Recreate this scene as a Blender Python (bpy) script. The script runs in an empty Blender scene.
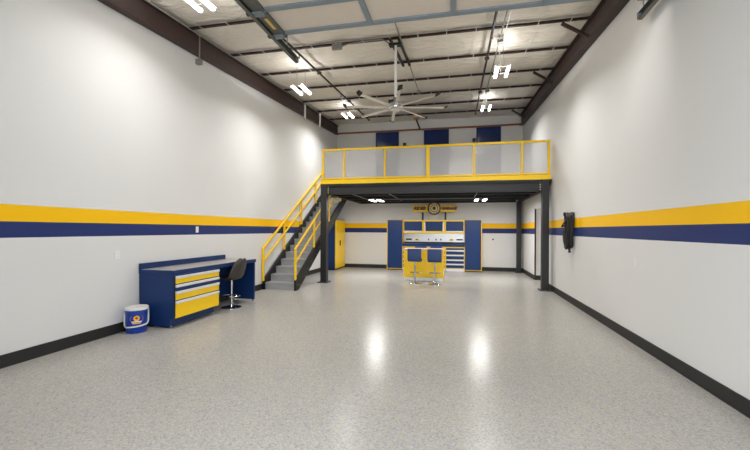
import bpy, bmesh, math, random
from mathutils import Vector, Matrix
random.seed(7)
S = bpy.context.scene
COL = S.collection
PI = math.pi

# ------------------------------------------------------------------ helpers
class MB:
    """collects shapes in world coordinates; build() links them as ONE mesh"""
    def __init__(self):
        self.bm = bmesh.new()
    def _put(self, verts, M):
        for v in verts: v.co = M @ v.co
    def box(self, x0, x1, y0, y1, z0, z1, bev=0.0, seg=2):
        r = bmesh.ops.create_cube(self.bm, size=1.0)
        vs = r['verts']
        for v in vs:
            v.co = Vector(((x0+x1)/2 + v.co.x*(x1-x0), (y0+y1)/2 + v.co.y*(y1-y0), (z0+z1)/2 + v.co.z*(z1-z0)))
        if bev > 0:
            es = {e for v in vs for e in v.link_edges}
            bmesh.ops.bevel(self.bm, geom=list(es), offset=bev, segments=seg, profile=0.6, affect='EDGES')
        return self
    def bar(self, a, b, w, h, bev=0.0, up=(0, 0, 1), ext=0.0):
        """rectangular bar from a to b, w across, h along up"""
        a = Vector(a); b = Vector(b)
        d = (b-a); L = d.length; d.normalize()
        a = a - d*ext; L += 2*ext
        s = d.cross(Vector(up))
        if s.length < 1e-4: s = d.cross(Vector((0, 1, 0)))
        s.normalize(); u = s.cross(d)
        M = Matrix((s, d, u)).transposed().to_4x4(); M.translation = a + d*L/2
        r = bmesh.ops.create_cube(self.bm, size=1.0); vs = r['verts']
        for v in vs: v.co = M @ Vector((v.co.x*w, v.co.y*L, v.co.z*h))
        if bev > 0:
            es = {e for v in vs for e in v.link_edges}
            bmesh.ops.bevel(self.bm, geom=list(es), offset=bev, segments=2, profile=0.6, affect='EDGES')
        return self
    def rod(self, a, b, r, r2=None, n=12, cap=True):
        a = Vector(a); b = Vector(b); d = b-a; L = d.length
        q = d.to_track_quat('Z', 'Y').to_matrix().to_4x4(); q.translation = (a+b)/2
        o = bmesh.ops.create_cone(self.bm, cap_ends=cap, segments=n, radius1=r, radius2=r if r2 is None else r2, depth=L)
        self._put(o['verts'], q)
        return self
    def lathe(self, c, prof, n=32):
        """prof: (r, z) list, around vertical axis at c"""
        rings = []
        for r, z in prof:
            rings.append([self.bm.verts.new((c[0]+r*math.cos(2*PI*i/n), c[1]+r*math.sin(2*PI*i/n), c[2]+z)) for i in range(n)])
        for A, B in zip(rings, rings[1:]):
            for i in range(n):
                self.bm.faces.new((A[i], A[(i+1) % n], B[(i+1) % n], B[i]))
        self.bm.faces.new(list(reversed(rings[0]))); self.bm.faces.new(rings[-1])
        return self
    def tube(self, pts, r, n=8, closed=False):
        pts = [Vector(p) for p in pts]; rings = []; N = len(pts); nx = None
        for i, p in enumerate(pts):
            if closed: t = pts[(i+1) % N]-pts[i-1]
            else: t = pts[min(i+1, N-1)]-pts[max(i-1, 0)]
            t.normalize()
            if nx is None:
                nx = t.cross(Vector((0.3, 0.2, 0.93)))
                if nx.length < .05: nx = t.cross(Vector((1, 0, 0)))
            nx = (nx - t*nx.dot(t)).normalized(); ny = t.cross(nx)
            rings.append([self.bm.verts.new(p + nx*r*math.cos(2*PI*k/n) + ny*r*math.sin(2*PI*k/n)) for k in range(n)])
        for i in range(N if closed else N-1):
            A = rings[i]; B = rings[(i+1) % N]
            off = 0
            if closed and i == N-1:
                off = min(range(n), key=lambda o: (A[0].co-B[o].co).length)
            for k in range(n):
                self.bm.faces.new((A[k], A[(k+1) % n], B[(k+1+off) % n], B[(k+off) % n]))
        if not closed:
            self.bm.faces.new(list(reversed(rings[0]))); self.bm.faces.new(rings[-1])
        return self
    def prism(self, pts, ax, t0, t1):
        """polygon pts in the plane across axis ax, extruded from t0 to t1"""
        def P(p, t):
            return {'X': (t, p[0], p[1]), 'Y': (p[0], t, p[1]), 'Z': (p[0], p[1], t)}[ax]
        A = [self.bm.verts.new(P(p, t0)) for p in pts]; B = [self.bm.verts.new(P(p, t1)) for p in pts]
        n = len(pts)
        self.bm.faces.new(A); self.bm.faces.new(list(reversed(B)))
        for i in range(n):
            self.bm.faces.new((A[i], B[i], B[(i+1) % n], A[(i+1) % n]))
        return self
    def build(self, name, mat, parent=None, smooth=False, label=None):
        bmesh.ops.recalc_face_normals(self.bm, faces=self.bm.faces)
        off = Vector((0, 0, 0)); p = parent
        while p is not None:
            off += p.location; p = p.parent
        me = bpy.data.meshes.new(name)
        if parent is None:
            lo = Vector([min(v.co[i] for v in self.bm.verts) for i in range(3)])
            hi = Vector([max(v.co[i] for v in self.bm.verts) for i in range(3)])
            org = Vector(((lo.x+hi.x)/2, (lo.y+hi.y)/2, lo.z))
        else:
            org = off
        for v in self.bm.verts: v.co -= org
        self.bm.to_mesh(me); self.bm.free()
        me.materials.append(mat)
        o = bpy.data.objects.new(name, me); COL.objects.link(o)
        o.parent = parent
        if parent is None: o.location = org
        if smooth:
            for f in me.polygons: f.use_smooth = True
            try:
                me.set_sharp_from_angle(angle=math.radians(38))
            except Exception: pass
        if label: o['label'] = label
        return o

def tag(o, label, cat, group=None):
    o['label'] = label; o['category'] = cat
    if group: o['group'] = group
    return o
def thing(name, label, cat, loc, group=None, rz=0.0):
    o = bpy.data.objects.new(name, None); COL.objects.link(o)
    o.location = loc; o.rotation_euler.z = rz; o.empty_display_size = .1
    return tag(o, label, cat, group)
def struct(o):
    o['kind'] = 'structure'; return o
def copy_tree(o, parent=None):
    c = o.copy(); COL.objects.link(c); c.parent = parent
    for ch in list(o.children): copy_tree(ch, c)
    return c

# ------------------------------------------------------------------ materials
def lin(c):
    return tuple(((v/255)/12.92 if v/255 <= .04045 else ((v/255+.055)/1.055)**2.4) for v in c) + (1,)
def pbr(name, rgb, rough=.5, metal=0.0, coat=0.0, var=.06, scale=6.0, bump=0.0, bscale=200.0, spec=.5):
    m = bpy.data.materials.new(name); m.use_nodes = True
    nt = m.node_tree; b = nt.nodes['Principled BSDF']
    b.inputs['Roughness'].default_value = rough; b.inputs['Metallic'].default_value = metal
    b.inputs['Coat Weight'].default_value = coat; b.inputs['Coat Roughness'].default_value = .08
    b.inputs['Specular IOR Level'].default_value = spec
    tc = nt.nodes.new('ShaderNodeTexCoord')
    no = nt.nodes.new('ShaderNodeTexNoise'); no.inputs['Scale'].default_value = scale; no.inputs['Detail'].default_value = 4
    nt.links.new(tc.outputs['Object'], no.inputs['Vector'])
    mx = nt.nodes.new('ShaderNodeMix'); mx.data_type = 'RGBA'
    c = lin(rgb)
    mx.inputs[6].default_value = tuple(v*(1-var) for v in c[:3])+(1,); mx.inputs[7].default_value = tuple(min(1, v*(1+var)) for v in c[:3])+(1,)
    nt.links.new(no.outputs['Fac'], mx.inputs[0]); nt.links.new(mx.outputs[2], b.inputs['Base Color'])
    if bump:
        n2 = nt.nodes.new('ShaderNodeTexNoise'); n2.inputs['Scale'].default_value = bscale; n2.inputs['Detail'].default_value = 3
        nt.links.new(tc.outputs['Object'], n2.inputs['Vector'])
        bp = nt.nodes.new('ShaderNodeBump'); bp.inputs['Strength'].default_value = bump; bp.inputs['Distance'].default_value = .01
        nt.links.new(n2.outputs['Fac'], bp.inputs['Height']); nt.links.new(bp.outputs['Normal'], b.inputs['Normal'])
    return m
def emit(name, rgb, st):
    m = bpy.data.materials.new(name); m.use_nodes = True
    nt = m.node_tree; b = nt.nodes['Principled BSDF']
    b.inputs['Base Color'].default_value = (.8, .8, .8, 1)
    b.inputs['Emission Color'].default_value = lin(rgb); b.inputs['Emission Strength'].default_value = st
    return m

YEL = (255, 208, 0); NAVY = (29, 52, 103)
M = {}
M['yellow'] = pbr('yellow_powdercoat', YEL, .35, var=.03)
M['navy'] = pbr('navy_powdercoat', (22, 50, 100), .38, var=.05, spec=.3)
M['navy_gloss'] = pbr('navy_gloss_panel', (22, 46, 100), .16, coat=.3, var=.05, spec=.3)
M['charcoal'] = pbr('charcoal_steel', (36, 36, 38), .45, var=.1, scale=3)
M['black_steel'] = pbr('black_steel', (19, 19, 20), .5, var=.1)
M['black'] = pbr('black_plastic', (22, 22, 23), .45, var=.1)
M['rubber'] = pbr('black_rubber', (34, 33, 33), .6, var=.1)
M['brown_steel'] = pbr('brown_primer_steel', (52, 35, 30), .6, var=.12, scale=2)
M['rust'] = pbr('rust_primer_pipe', (146, 96, 64), .6, var=.15)
M['orange'] = pbr('orange_clamp', (190, 100, 40), .6)
M['galv'] = pbr('galvanised_steel', (132, 140, 145), .5, metal=.35, var=.12, scale=12)
M['dark_galv'] = pbr('weathered_track_steel', (92, 94, 88), .5, metal=.4, var=.15, scale=10)
M['door_steel'] = pbr('blue_grey_door_steel', (126, 138, 146), .5, metal=.2, var=.08)
M['door_skin'] = pbr('beige_door_skin', (208, 196, 182), .7, var=.05)
M['conduit'] = pbr('grey_conduit', (138, 138, 134), .5, metal=.4, var=.08)
M['white'] = pbr('white_enamel', (228, 228, 226), .4, var=.03)
M['cream'] = pbr('cream_fan_blade', (206, 198, 184), .45, var=.04)
M['jamb'] = pbr('white_jamb_paint', (222, 220, 217), .6, var=.03)
M['silver'] = pbr('silver_aluminium', (226, 228, 232), .35, metal=.2, var=.04)
M['chrome'] = pbr('chrome', (200, 202, 205), .12, metal=1, var=.03)
M['steel'] = pbr('brushed_steel', (205, 205, 204), .3, metal=.7, var=.06, scale=9)
M['worktop'] = pbr('grey_worktop', (178, 174, 168), .32, metal=.3, var=.06)
M['step'] = pbr('grey_stair_plate', (166, 167, 169), .5, metal=.1, var=.12, scale=8, bump=.15, bscale=60)
M['wood'] = pbr('pale_wood_top', (222, 196, 172), .4, var=.1, scale=5)
M['brown_vinyl'] = pbr('dark_taupe_vinyl', (58, 54, 50), .42, var=.12, bump=.1)
M['navy_vinyl'] = pbr('navy_vinyl', (30, 58, 112), .45, var=.08, bump=.1)
M['bucket'] = pbr('blue_bucket_plastic', (20, 62, 160), .3, var=.1)
M['lid'] = pbr('white_bucket_plastic', (232, 230, 224), .4, var=.03)
M['logo_yellow'] = pbr('logo_yellow', (250, 196, 40), .4)
M['logo_red'] = pbr('logo_red', (200, 50, 30), .4)
M['logo_white'] = pbr('logo_white', (235, 225, 230), .4)
M['logo_orange'] = pbr('logo_orange', (190, 110, 80), .4)
M['sign_yellow'] = pbr('sign_yellow', (226, 190, 14), .4, var=.08)
M['sign_red'] = pbr('sign_maroon', (92, 22, 24), .4)
M['sign_face'] = pbr('sign_pale_face', (214, 206, 130), .35)
M['sign_green'] = pbr('sign_olive', (96, 104, 36), .4)
M['bolt'] = pbr('pale_bolt_heads', (214, 200, 160), .4, metal=.3)
M['sticker'] = pbr('sticker_yellow', (214, 176, 90), .5)
M['plate'] = pbr('outlet_plate', (236, 236, 234), .4, var=.01)
M['led'] = emit('led_lens', (255, 252, 246), 9.0)

def wall_paint():
    m = bpy.data.materials.new('striped_wall_paint'); m.use_nodes = True
    nt = m.node_tree; b = nt.nodes['Principled BSDF']; b.inputs['Roughness'].default_value = .55
    b.inputs['Specular IOR Level'].default_value = .3
    g = nt.nodes.new('ShaderNodeNewGeometry'); sx = nt.nodes.new('ShaderNodeSeparateXYZ'); nt.links.new(g.outputs['Position'], sx.inputs[0])
    no = nt.nodes.new('ShaderNodeTexNoise'); no.inputs['Scale'].default_value = .7; nt.links.new(g.outputs['Position'], no.inputs['Vector'])
    base = nt.nodes.new('ShaderNodeMix'); base.data_type = 'RGBA'
    base.inputs[6].default_value = lin((221, 221, 220)); base.inputs[7].default_value = lin((228, 228, 227))
    nt.links.new(no.outputs['Fac'], base.inputs[0])
    last = base.outputs[2]
    def ge(z):
        n = nt.nodes.new('ShaderNodeMath'); n.operation = 'GREATER_THAN'; n.inputs[1].default_value = z
        nt.links.new(sx.outputs['Z'], n.inputs[0]); return n.outputs[0]
    def band(z0, z1, rgb):
        nonlocal last
        s = nt.nodes.new('ShaderNodeMath'); s.operation = 'SUBTRACT'
        nt.links.new(ge(z0), s.inputs[0]); nt.links.new(ge(z1), s.inputs[1])
        mx = nt.nodes.new('ShaderNodeMix'); mx.data_type = 'RGBA'
        nt.links.new(s.outputs[0], mx.inputs[0]); nt.links.new(last, mx.inputs[6]); mx.inputs[7].default_value = lin(rgb)
        last = mx.outputs[2]
    band(1.674, 1.872, (253, 196, 4)); band(1.484, 1.674, (36, 52, 108))
    nt.links.new(last, b.inputs['Base Color'])
    n2 = nt.nodes.new('ShaderNodeTexNoise'); n2.inputs['Scale'].default_value = 90; nt.links.new(g.outputs['Position'], n2.inputs['Vector'])
    bp = nt.nodes.new('ShaderNodeBump'); bp.inputs['Strength'].default_value = .06; bp.inputs['Distance'].default_value = .005
    nt.links.new(n2.outputs['Fac'], bp.inputs['Height']); nt.links.new(bp.outputs['Normal'], b.inputs['Normal'])
    return m
M['wall'] = wall_paint()

def floor_mat():
    m = bpy.data.materials.new('flake_epoxy_floor'); m.use_nodes = True
    nt = m.node_tree; b = nt.nodes['Principled BSDF']
    tc = nt.nodes.new('ShaderNodeTexCoord')
    vo = nt.nodes.new('ShaderNodeTexVoronoi'); vo.inputs['Scale'].default_value = 80
    nt.links.new(tc.outputs['Object'], vo.inputs['Vector'])
    sp = nt.nodes.new('ShaderNodeSeparateColor'); nt.links.new(vo.outputs['Color'], sp.inputs[0])
    rp = nt.nodes.new('ShaderNodeValToRGB'); rp.color_ramp.interpolation = 'CONSTANT'
    cols = [(0, (190, 187, 180)), (.30, (198, 195, 188)), (.55, (182, 180, 177)), (.68, (196, 187, 168)), (.80, (172, 175, 182)), (.90, (166, 165, 163)), (.95, (206, 204, 199))]
    el = rp.color_ramp.elements
    el[0].position = 0; el[0].color = lin(cols[0][1]); el[1].position = cols[1][0]; el[1].color = lin(cols[1][1])
    for p, c in cols[2:]:
        e = el.new(p); e.color = lin(c)
    nt.links.new(sp.outputs[0], rp.inputs[0])
    no = nt.nodes.new('ShaderNodeTexNoise'); no.inputs['Scale'].default_value = .9; no.inputs['Detail'].default_value = 3
    nt.links.new(tc.outputs['Object'], no.inputs['Vector'])
    mx = nt.nodes.new('ShaderNodeMix'); mx.data_type = 'RGBA'; mx.blend_type = 'MULTIPLY'; mx.inputs[0].default_value = 1
    r2 = nt.nodes.new('ShaderNodeValToRGB'); r2.color_ramp.elements[0].color = (.79, .80, .82, 1); r2.color_ramp.elements[1].color = (.89, .88, .86, 1)
    nt.links.new(no.outputs['Fac'], r2.inputs[0]); nt.links.new(rp.outputs[0], mx.inputs[6]); nt.links.new(r2.outputs[0], mx.inputs[7])
    nt.links.new(mx.outputs[2], b.inputs['Base Color'])
    b.inputs['Roughness'].default_value = .235; b.inputs['Specular IOR Level'].default_value = .10
    n2 = nt.nodes.new('ShaderNodeTexNoise'); n2.inputs['Scale'].default_value = 22; n2.inputs['Detail'].default_value = 2
    nt.links.new(tc.outputs['Object'], n2.inputs['Vector'])
    bp = nt.nodes.new('ShaderNodeBump'); bp.inputs['Strength'].default_value = .045; bp.inputs['Distance'].default_value = .02
    nt.links.new(n2.outputs['Fac'], bp.inputs['Height']); nt.links.new(bp.outputs['Normal'], b.inputs['Normal'])
    return m
M['floor'] = floor_mat()

def insulation():
    m = bpy.data.materials.new('vinyl_roof_insulation'); m.use_nodes = True
    nt = m.node_tree; b = nt.nodes['Principled BSDF']; b.inputs['Roughness'].default_value = .5
    tc = nt.nodes.new('ShaderNodeTexCoord')
    no = nt.nodes.new('ShaderNodeTexNoise'); no.inputs['Scale'].default_value = 2.2; no.inputs['Detail'].default_value = 5
    nt.links.new(tc.outputs['Object'], no.inputs['Vector'])
    mx = nt.nodes.new('ShaderNodeMix'); mx.data_type = 'RGBA'
    mx.inputs[6].default_value = lin((226, 218, 205)); mx.inputs[7].default_value = lin((238, 231, 219))
    nt.links.new(no.outputs['Fac'], mx.inputs[0]); nt.links.new(mx.outputs[2], b.inputs['Base Color'])
    mp = nt.nodes.new('ShaderNodeMapping'); mp.inputs['Scale'].default_value = (1.0, 3.0, 1)
    nt.links.new(tc.outputs['Object'], mp.inputs['Vector'])
    n2 = nt.nodes.new('ShaderNodeTexNoise'); n2.inputs['Scale'].default_value = 2.6; n2.inputs['Detail'].default_value = 5; n2.inputs['Distortion'].default_value = .8
    nt.links.new(mp.outputs[0], n2.inputs['Vector'])
    bp = nt.nodes.new('ShaderNodeBump'); bp.inputs['Strength'].default_value = .8; bp.inputs['Distance'].default_value = .12
    nt.links.new(n2.outputs['Fac'], bp.inputs['Height']); nt.links.new(bp.outputs['Normal'], b.inputs['Normal'])
    return m
M['insul'] = insulation()

def acrylic():
    m = bpy.data.materials.new('hazy_clear_acrylic'); m.use_nodes = True
    nt = m.node_tree; nt.nodes.remove(nt.nodes['Principled BSDF']); out = nt.nodes['Material Output']
    tr = nt.nodes.new('ShaderNodeBsdfTransparent'); tr.inputs[0].default_value = (.97, .97, .98, 1)
    di = nt.nodes.new('ShaderNodeBsdfDiffuse'); di.inputs[0].default_value = (.95, .94, .93, 1)
    gl = nt.nodes.new('ShaderNodeBsdfGlossy'); gl.inputs['Roughness'].default_value = .04
    fr = nt.nodes.new('ShaderNodeFresnel'); fr.inputs['IOR'].default_value = 1.45
    m1 = nt.nodes.new('ShaderNodeMixShader'); m1.inputs[0].default_value = .36
    m2 = nt.nodes.new('ShaderNodeMixShader')
    nt.links.new(tr.outputs[0], m1.inputs[1]); nt.links.new(di.outputs[0], m1.inputs[2])
    nt.links.new(fr.outputs[0], m2.inputs[0]); nt.links.new(m1.outputs[0], m2.inputs[1]); nt.links.new(gl.outputs[0], m2.inputs[2])
    nt.links.new(m2.outputs[0], out.inputs['Surface'])
    return m
M['acrylic'] = acrylic()

# ------------------------------------------------------------------ the room
XL, XR, YB, YF = -5.06, 2.47, 15.38, 0.62
def zr(y): return 5.00 + .0700*y              # underside of the roof insulation
DO0, DO1, DOH = -2.60, 2.25, 4.42             # the big door opening in the front wall
RD0, RD1, RDH, RT = 11.70, 13.00, 2.31, .30   # doorway in the right wall

struct(MB().box(XL-.2, XR+.32, -3.0, YB+.2, -.15, 0).build('floor', M['floor']))
struct(MB().box(XL-.2, XL, YF, YB+.2, 0, 6.15).build('wall_left', M['wall']))
MBr = MB().box(XR, XR+RT, YF, RD0, 0, 6.15).box(XR, XR+RT, RD1, YB+.2, 0, 6.15).box(XR, XR+RT, RD0, RD1, RDH, 6.15)
struct(MBr.build('wall_right', M['wall']))
struct(MB().box(XL, XR, YB, YB+.2, 0, 6.15).build('wall_back', M['wall']))
struct(MB().box(XL-.2, DO0, YF-.2, YF, 0, 5.3).box(DO1, XR+RT, YF-.2, YF, 0, 5.3).box(DO0, DO1, YF-.2, YF, DOH, 5.3).build('wall_front', M['wall']))
# doorway lining, frame edge, closed white door at its far side
struct(MB().box(XR+.002, XR+RT, RD1-.012, RD1, 0, RDH).box(XR+.002, XR+RT, RD0, RD0+.012, 0, RDH).box(XR+.002, XR+RT, RD0, RD1, RDH-.012, RDH).build('trim_1', M['jamb']))
struct(MB().box(XR-.012, XR+.03, RD1-.03, RD1+.012, 0, RDH+.02).box(XR-.012, XR+.03, RD0-.012, RD0+.03, 0, RDH+.02).build('trim_2', M['charcoal']))
d1 = struct(MB().box(XR+RT-.05, XR+RT, RD0+.012, RD1-.012, .0, RDH-.012).build('door_1', M['jamb']))
MB().rod((XR+RT-.13, RD0+.16, 1.0), (XR+RT-.05, RD0+.16, 1.0), .015).bar((XR+RT-.12, RD0+.16, 1.0), (XR+RT-.12, RD0+.28, 1.0), .02, .02).build('door_handle', M['silver'], d1)
# baseboards
BH = .15
struct(MB().box(XL, XL+.014, YF, YB, 0, BH).build('baseboard_left', M['rubber']))
struct(MB().box(XR-.014, XR, YF, RD0-.012, 0, BH).box(XR-.014, XR, RD1+.012, YB, 0, BH).box(XR+.03, XR+RT-.05, RD1-.026, RD1-.012, 0, BH).build('baseboard_right', M['rubber']))
struct(MB().box(XL+.014, XR-.014, YB-.014, YB, 0, BH).build('baseboard_back', M['rubber']))

# ceiling: insulation hanging between purlins, white straps running under the purlins
PY = [7.5+1.32*k for k in range(-4, 6)]        # 2.22 .. 14.1
def build_ceiling():
    mb = MB(); bm = mb.bm
    nx, ny = 60, 190
    g = []
    for j in range(ny+1):
        y = YF-.2 + (YB+.2-YF+.2)*j/ny
        ph = ((y-PY[0])/1.32) % 1.0
        sag = .035*math.sin(PI*ph)
        row = []
        for i in range(nx+1):
            x = XL-.2 + (XR+.3-XL+.2)*i/nx
            q = ((x+5.06)/.56) % 1.0
            pil = .016*math.sin(PI*q)*math.sin(PI*ph)
            row.append(bm.verts.new((x, y, zr(y)+.012-sag*.6-pil+.006*math.sin(7*x+3*math.sin(2.1*y)))))
        g.append(row)
    for j in range(ny):
        for i in range(nx):
            bm.faces.new((g[j][i], g[j][i+1], g[j+1][i+1], g[j+1][i]))
    top = [bm.verts.new((x, y, z)) for x, y, z in ((XL-.2, YF-.2, zr(YF)+.12), (XR+.3, YF-.2, zr(YF)+.12), (XR+.3, YB+.2, zr(YB)+.15), (XL-.2, YB+.2, zr(YB)+.15))]
    bm.faces.new(top)
    return mb.build('ceiling', M['insul'], smooth=True)
ceil = struct(build_ceiling())
for k in range(13):
    x = XL + .36 + .56*k
    MB().bar((x, YF+.05, zr(YF+.05)-.064), (x, YB-.05, zr(YB-.05)-.064), .012, .003).build('insulation_strap', M['white'], ceil)

NTH = ['nearest the back wall', 'second from the back wall', 'third from the back wall', 'fourth from the back wall', 'fifth from the back wall', 'sixth from the back wall, behind the raised door edge', 'seventh from the back wall, above the raised door']
for i, y in enumerate(reversed(PY[3:])):
    mb = MB()
    zt = zr(y)
    mb.box(XL+.02, XR-.02, y-.03, y+.03, zt-.060, zt-.053).box(XL+.02, XR-.02, y+.024, y+.03, zt-.055, zt-.0).box(XL+.02, XR-.02, y-.03, y-.024, zt-.060, zt-.042)
    tag(mb.build('purlin', M['brown_steel']), 'brown steel roof purlin, '+NTH[i], 'purlin', 'brown purlins under the roof')

# roof beams on both side walls
def roof_beam(x0, x1, xw, label):
    t = thing('roof_beam', label, 'beam', ((x0+x1)/2, 8, zr(8)-.5))
    ya, yb = YF+.02, YB-.16
    web = MB(); web.prism([(ya, zr(ya)-.43), (yb, zr(yb)-.43), (yb, zr(yb)-.09), (ya, zr(ya)-.09)], 'X', xw-.006, xw+.006)
    web.build('web', M['brown_steel'], t)
    fl = MB(); fl.prism([(ya, zr(ya)-.445), (yb, zr(yb)-.445), (yb, zr(yb)-.43), (ya, zr(ya)-.43)], 'X', x0, x1)
    fl.build('bottom_flange', M['brown_steel'], t)
    f2 = MB(); f2.prism([(ya, zr(ya)-.094), (yb, zr(yb)-.094), (yb, zr(yb)-.082), (ya, zr(ya)-.082)], 'X', x0, x1)
    f2.build('top_flange', M['brown_steel'], t)
    return t
roof_beam(XL+.01, XL+.15, XL+.08, 'deep brown steel roof beam along the top of the left wall')
roof_beam(XR-.17, XR-.01, XR-.09, 'deep brown steel roof beam along the top of the right wall')
BRN = ['nearest the raised garage door', 'in the middle of the three', 'nearest the back wall']
for i, (y, dx) in enumerate(((7.5, .52), (10.14, .52), (14.1, .5))):
    tag(MB().bar((XR-.08-dx, y+.01, zr(y)-.09), (XR-.10, y+.01, zr(y)-.41), .05, .05).build('flange_brace', M['brown_steel']),
        'brown diagonal brace from purlin to right roof beam, '+BRN[i], 'brace', 'diagonal braces on the right roof beam')

# ------------------------------------------------------------------ raised garage door and tracks
GZ = 4.44
gd = thing('garage_door', 'raised sectional garage door lying flat under the roof, beige with blue-grey steel rails', 'garage door', (-.2, 3, GZ))
MB().box(-2.58, 2.26, YF+.15, 5.08, GZ+.02, GZ+.065, .006).build('door_skin', M['door_skin'], gd)
for y in (5.05, 4.46, 3.86, 3.25, 2.64, 2.03, 1.42):
    MB().box(-2.58, 2.26, y-.055, y+.035, GZ+.0, GZ+.03, .004).build('cross_rail', M['door_steel'], gd)
for x in (-1.18, -.06, 1.06):
    MB().box(x-.035, x+.035, YF+.2, 5.06, GZ-.008, GZ+.03, .004).build('stile', M['door_steel'], gd)
es = MB().box(-2.6, -2.45, YF+.15, 5.1, GZ-.03, GZ+.03, .006).build('end_stile', M['dark_galv'], gd)
MB().box(-2.535, -2.49, 4.58, 4.84, GZ-.035, GZ-.029).build('sticker', M['sticker'], es)
MB().box(2.13, 2.28, YF+.15, 5.1, GZ-.04, GZ+.03, .006).build('end_stile', M['dark_galv'], gd)
for y in (4.44, 5.02):
    rb = MB().box(-2.60, -2.47, y-.05, y+.05, GZ-.055, GZ-.03, .006).box(-2.59, -2.5, y-.02, y+.02, GZ-.075, GZ-.05, .006).rod((-2.72, y, GZ-.02), (-2.44, y, GZ-.02), .014).build('roller_bracket', M['galv'], gd)
    MB().rod((-2.70, y, GZ-.02), (-2.66, y, GZ-.02), .035, n=20).build('roller', M['black'], rb)
    rb = MB().box(2.1, 2.28, y-.06, y+.06, GZ-.075, GZ-.04, .006).rod((2.1, y, GZ-.02), (2.38, y, GZ-.02), .014).build('roller_bracket', M['galv'], gd)
    MB().rod((2.33, y, GZ-.02), (2.37, y, GZ-.02), .035, n=20).build('roller', M['black'], rb)
def track(x, s, y1, label):
    t = thing('door_track', label, 'track', (x, 3, GZ))
    c = MB().box(x-.004, x+.004, YF+.02, y1, GZ-.055, GZ+.035)
    c.box(min(x, x-s*.05), max(x, x-s*.05), YF+.02, y1, GZ-.061, GZ-.053).box(min(x, x-s*.05), max(x, x-s*.05), YF+.02, y1, GZ+.03, GZ+.036)
    c.box(min(x, x+s*.06), max(x, x+s*.06), YF+.02, y1, GZ+.036, GZ+.044)
    c.build('channel', M['dark_galv'], t)
    for y in (5.6, 3.2):
        MB().bar((x+s*.035, y, GZ+.03), (x+s*.035, y+.02, zr(y)-.07), .035, .005, up=(1, 0, 0)).build('hanger_strap', M['galv'], t)
    MB().box(min(x, x-s*.06), max(x, x-s*.06), y1-.008, y1, GZ-.055, GZ+.036).build('end_stop', M['galv'], t)
    return t
track(-2.66, -1, 5.85, 'steel garage door track left of the raised door, running under the ceiling')
track(2.36, 1, 5.56, 'dark garage door track end high up close to the right wall')

# ------------------------------------------------------------------ pipes and conduits under the roof
def along(y0, y1, x, dz, r, n=10):
    return MB().rod((x, y0, zr(y0)-dz), (x, y1, zr(y1)-dz), r, n=n)
def sprinkler(x, label):
    t = thing('sprinkler_pipe', label, 'pipe', (x, 8, zr(8)-.13))
    along(YF+.1, 14.2, x, .125, .024).build('pipe', M['black_steel'], t)
    for y in (6.18, 8.82, 11.46):
        MB().bar((x-.05, y, zr(y)-.125), (x+.05, y, zr(y)-.125), .06, .055, .006).rod((x, y, zr(y)-.11), (x, y, zr(y)-.05), .008).build('coupling', M['brown_steel'], t)
    for y in (7.6, 10.6, 13.4):
        MB().rod((x, y, zr(y)-.125), (x, y, zr(y)-.21), .012).rod((x, y, zr(y)-.21), (x, y, zr(y)-.216), .03).build('sprinkler_head', M['rust'], t)
    MB().rod((x, 14.17, zr(14.17)-.125), (x, 14.25, zr(14.25)-.125), .036).build('end_cap', M['rust'], t)
sprinkler(-3.37, 'dark sprinkler pipe running along the left part of the ceiling')
sprinkler(.64, 'dark sprinkler pipe running along the right part of the ceiling')
t = thing('electrical_conduit', 'thin grey conduit beside the right sprinkler pipe, with small boxes', 'conduit', (.8, 8, zr(8)-.12))
along(5.2, 12.6, .82, .11, .012).build('pipe', M['conduit'], t)
for y in (8.0, 11.4): MB().box(.78, .9, y-.06, y+.06, zr(y)-.15, zr(y)-.08, .006).build('junction_box', M['conduit'], t)
t = thing('electrical_conduit', 'thin grey conduit in the middle of the ceiling beside the fan mount', 'conduit', (-1.1, 8, zr(8)-.12))
along(5.2, 11.0, -1.12, .11, .013).build('pipe', M['conduit'], t)
MB().box(-1.17, -1.07, 10.95, 11.07, zr(11)-.16, zr(11)-.08, .006).build('junction_box', M['conduit'], t)
t = thing('electrical_conduit', 'grey conduit along the left roof beam with a drop to a square box', 'conduit', (XL+.19, 8, zr(8)-.2))
along(YF+.1, 14.5, XL+.175, .10, .013).build('pipe', M['conduit'], t)
MB().tube([(XL+.19, 6.25, zr(6.2)-.12), (XL+.22, 6.27, zr(6.2)-.13), (XL+.235, 6.28, zr(6.2)-.17), (XL+.235, 6.28, 4.83)], .012).build('drop_pipe', M['conduit'], t)
MB().box(XL+.17, XL+.28, 6.24, 6.32, 4.74, 4.84, .008).build('outlet_box', M['conduit'], t)
for y, l, lab in ((11.4, .48, 'short white pipe stub hanging in front of the left roof beam, nearer one'), (12.75, .46, 'short white pipe stub hanging in front of the left roof beam, farther one')):
    tag(MB().rod((XL+.22, y, zr(y)-.15), (XL+.22, y, zr(y)-.15-l), .03).rod((XL+.17, y, zr(y)-.17), (XL+.22, y, zr(y)-.17), .012).build('pipe_stub', M['white']), lab, 'pipe', 'white pipe stubs on the left beam')
t = thing('junction_box', 'grey junction box on the purlin left of the ceiling fan, cable running to the fan', 'box', (-2.45, 7.5, zr(7.5)-.25))
MB().box(-2.56, -2.35, 7.40, 7.47, zr(7.5)-.19, zr(7.5)-.05, .01).build('box', M['conduit'], t)
MB().tube([(-2.35, 7.44, zr(7.5)-.13), (-2.2, 7.44, zr(7.5)-.09), (-2.0, 7.44, zr(7.5)-.08), (-1.5, 7.44, zr(7.5)-.07), (-1.36, 7.6, zr(7.6)-.11), (-1.26, 7.7, zr(7.7)-.14)], .012).build('cable', M['conduit'], t)

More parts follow.
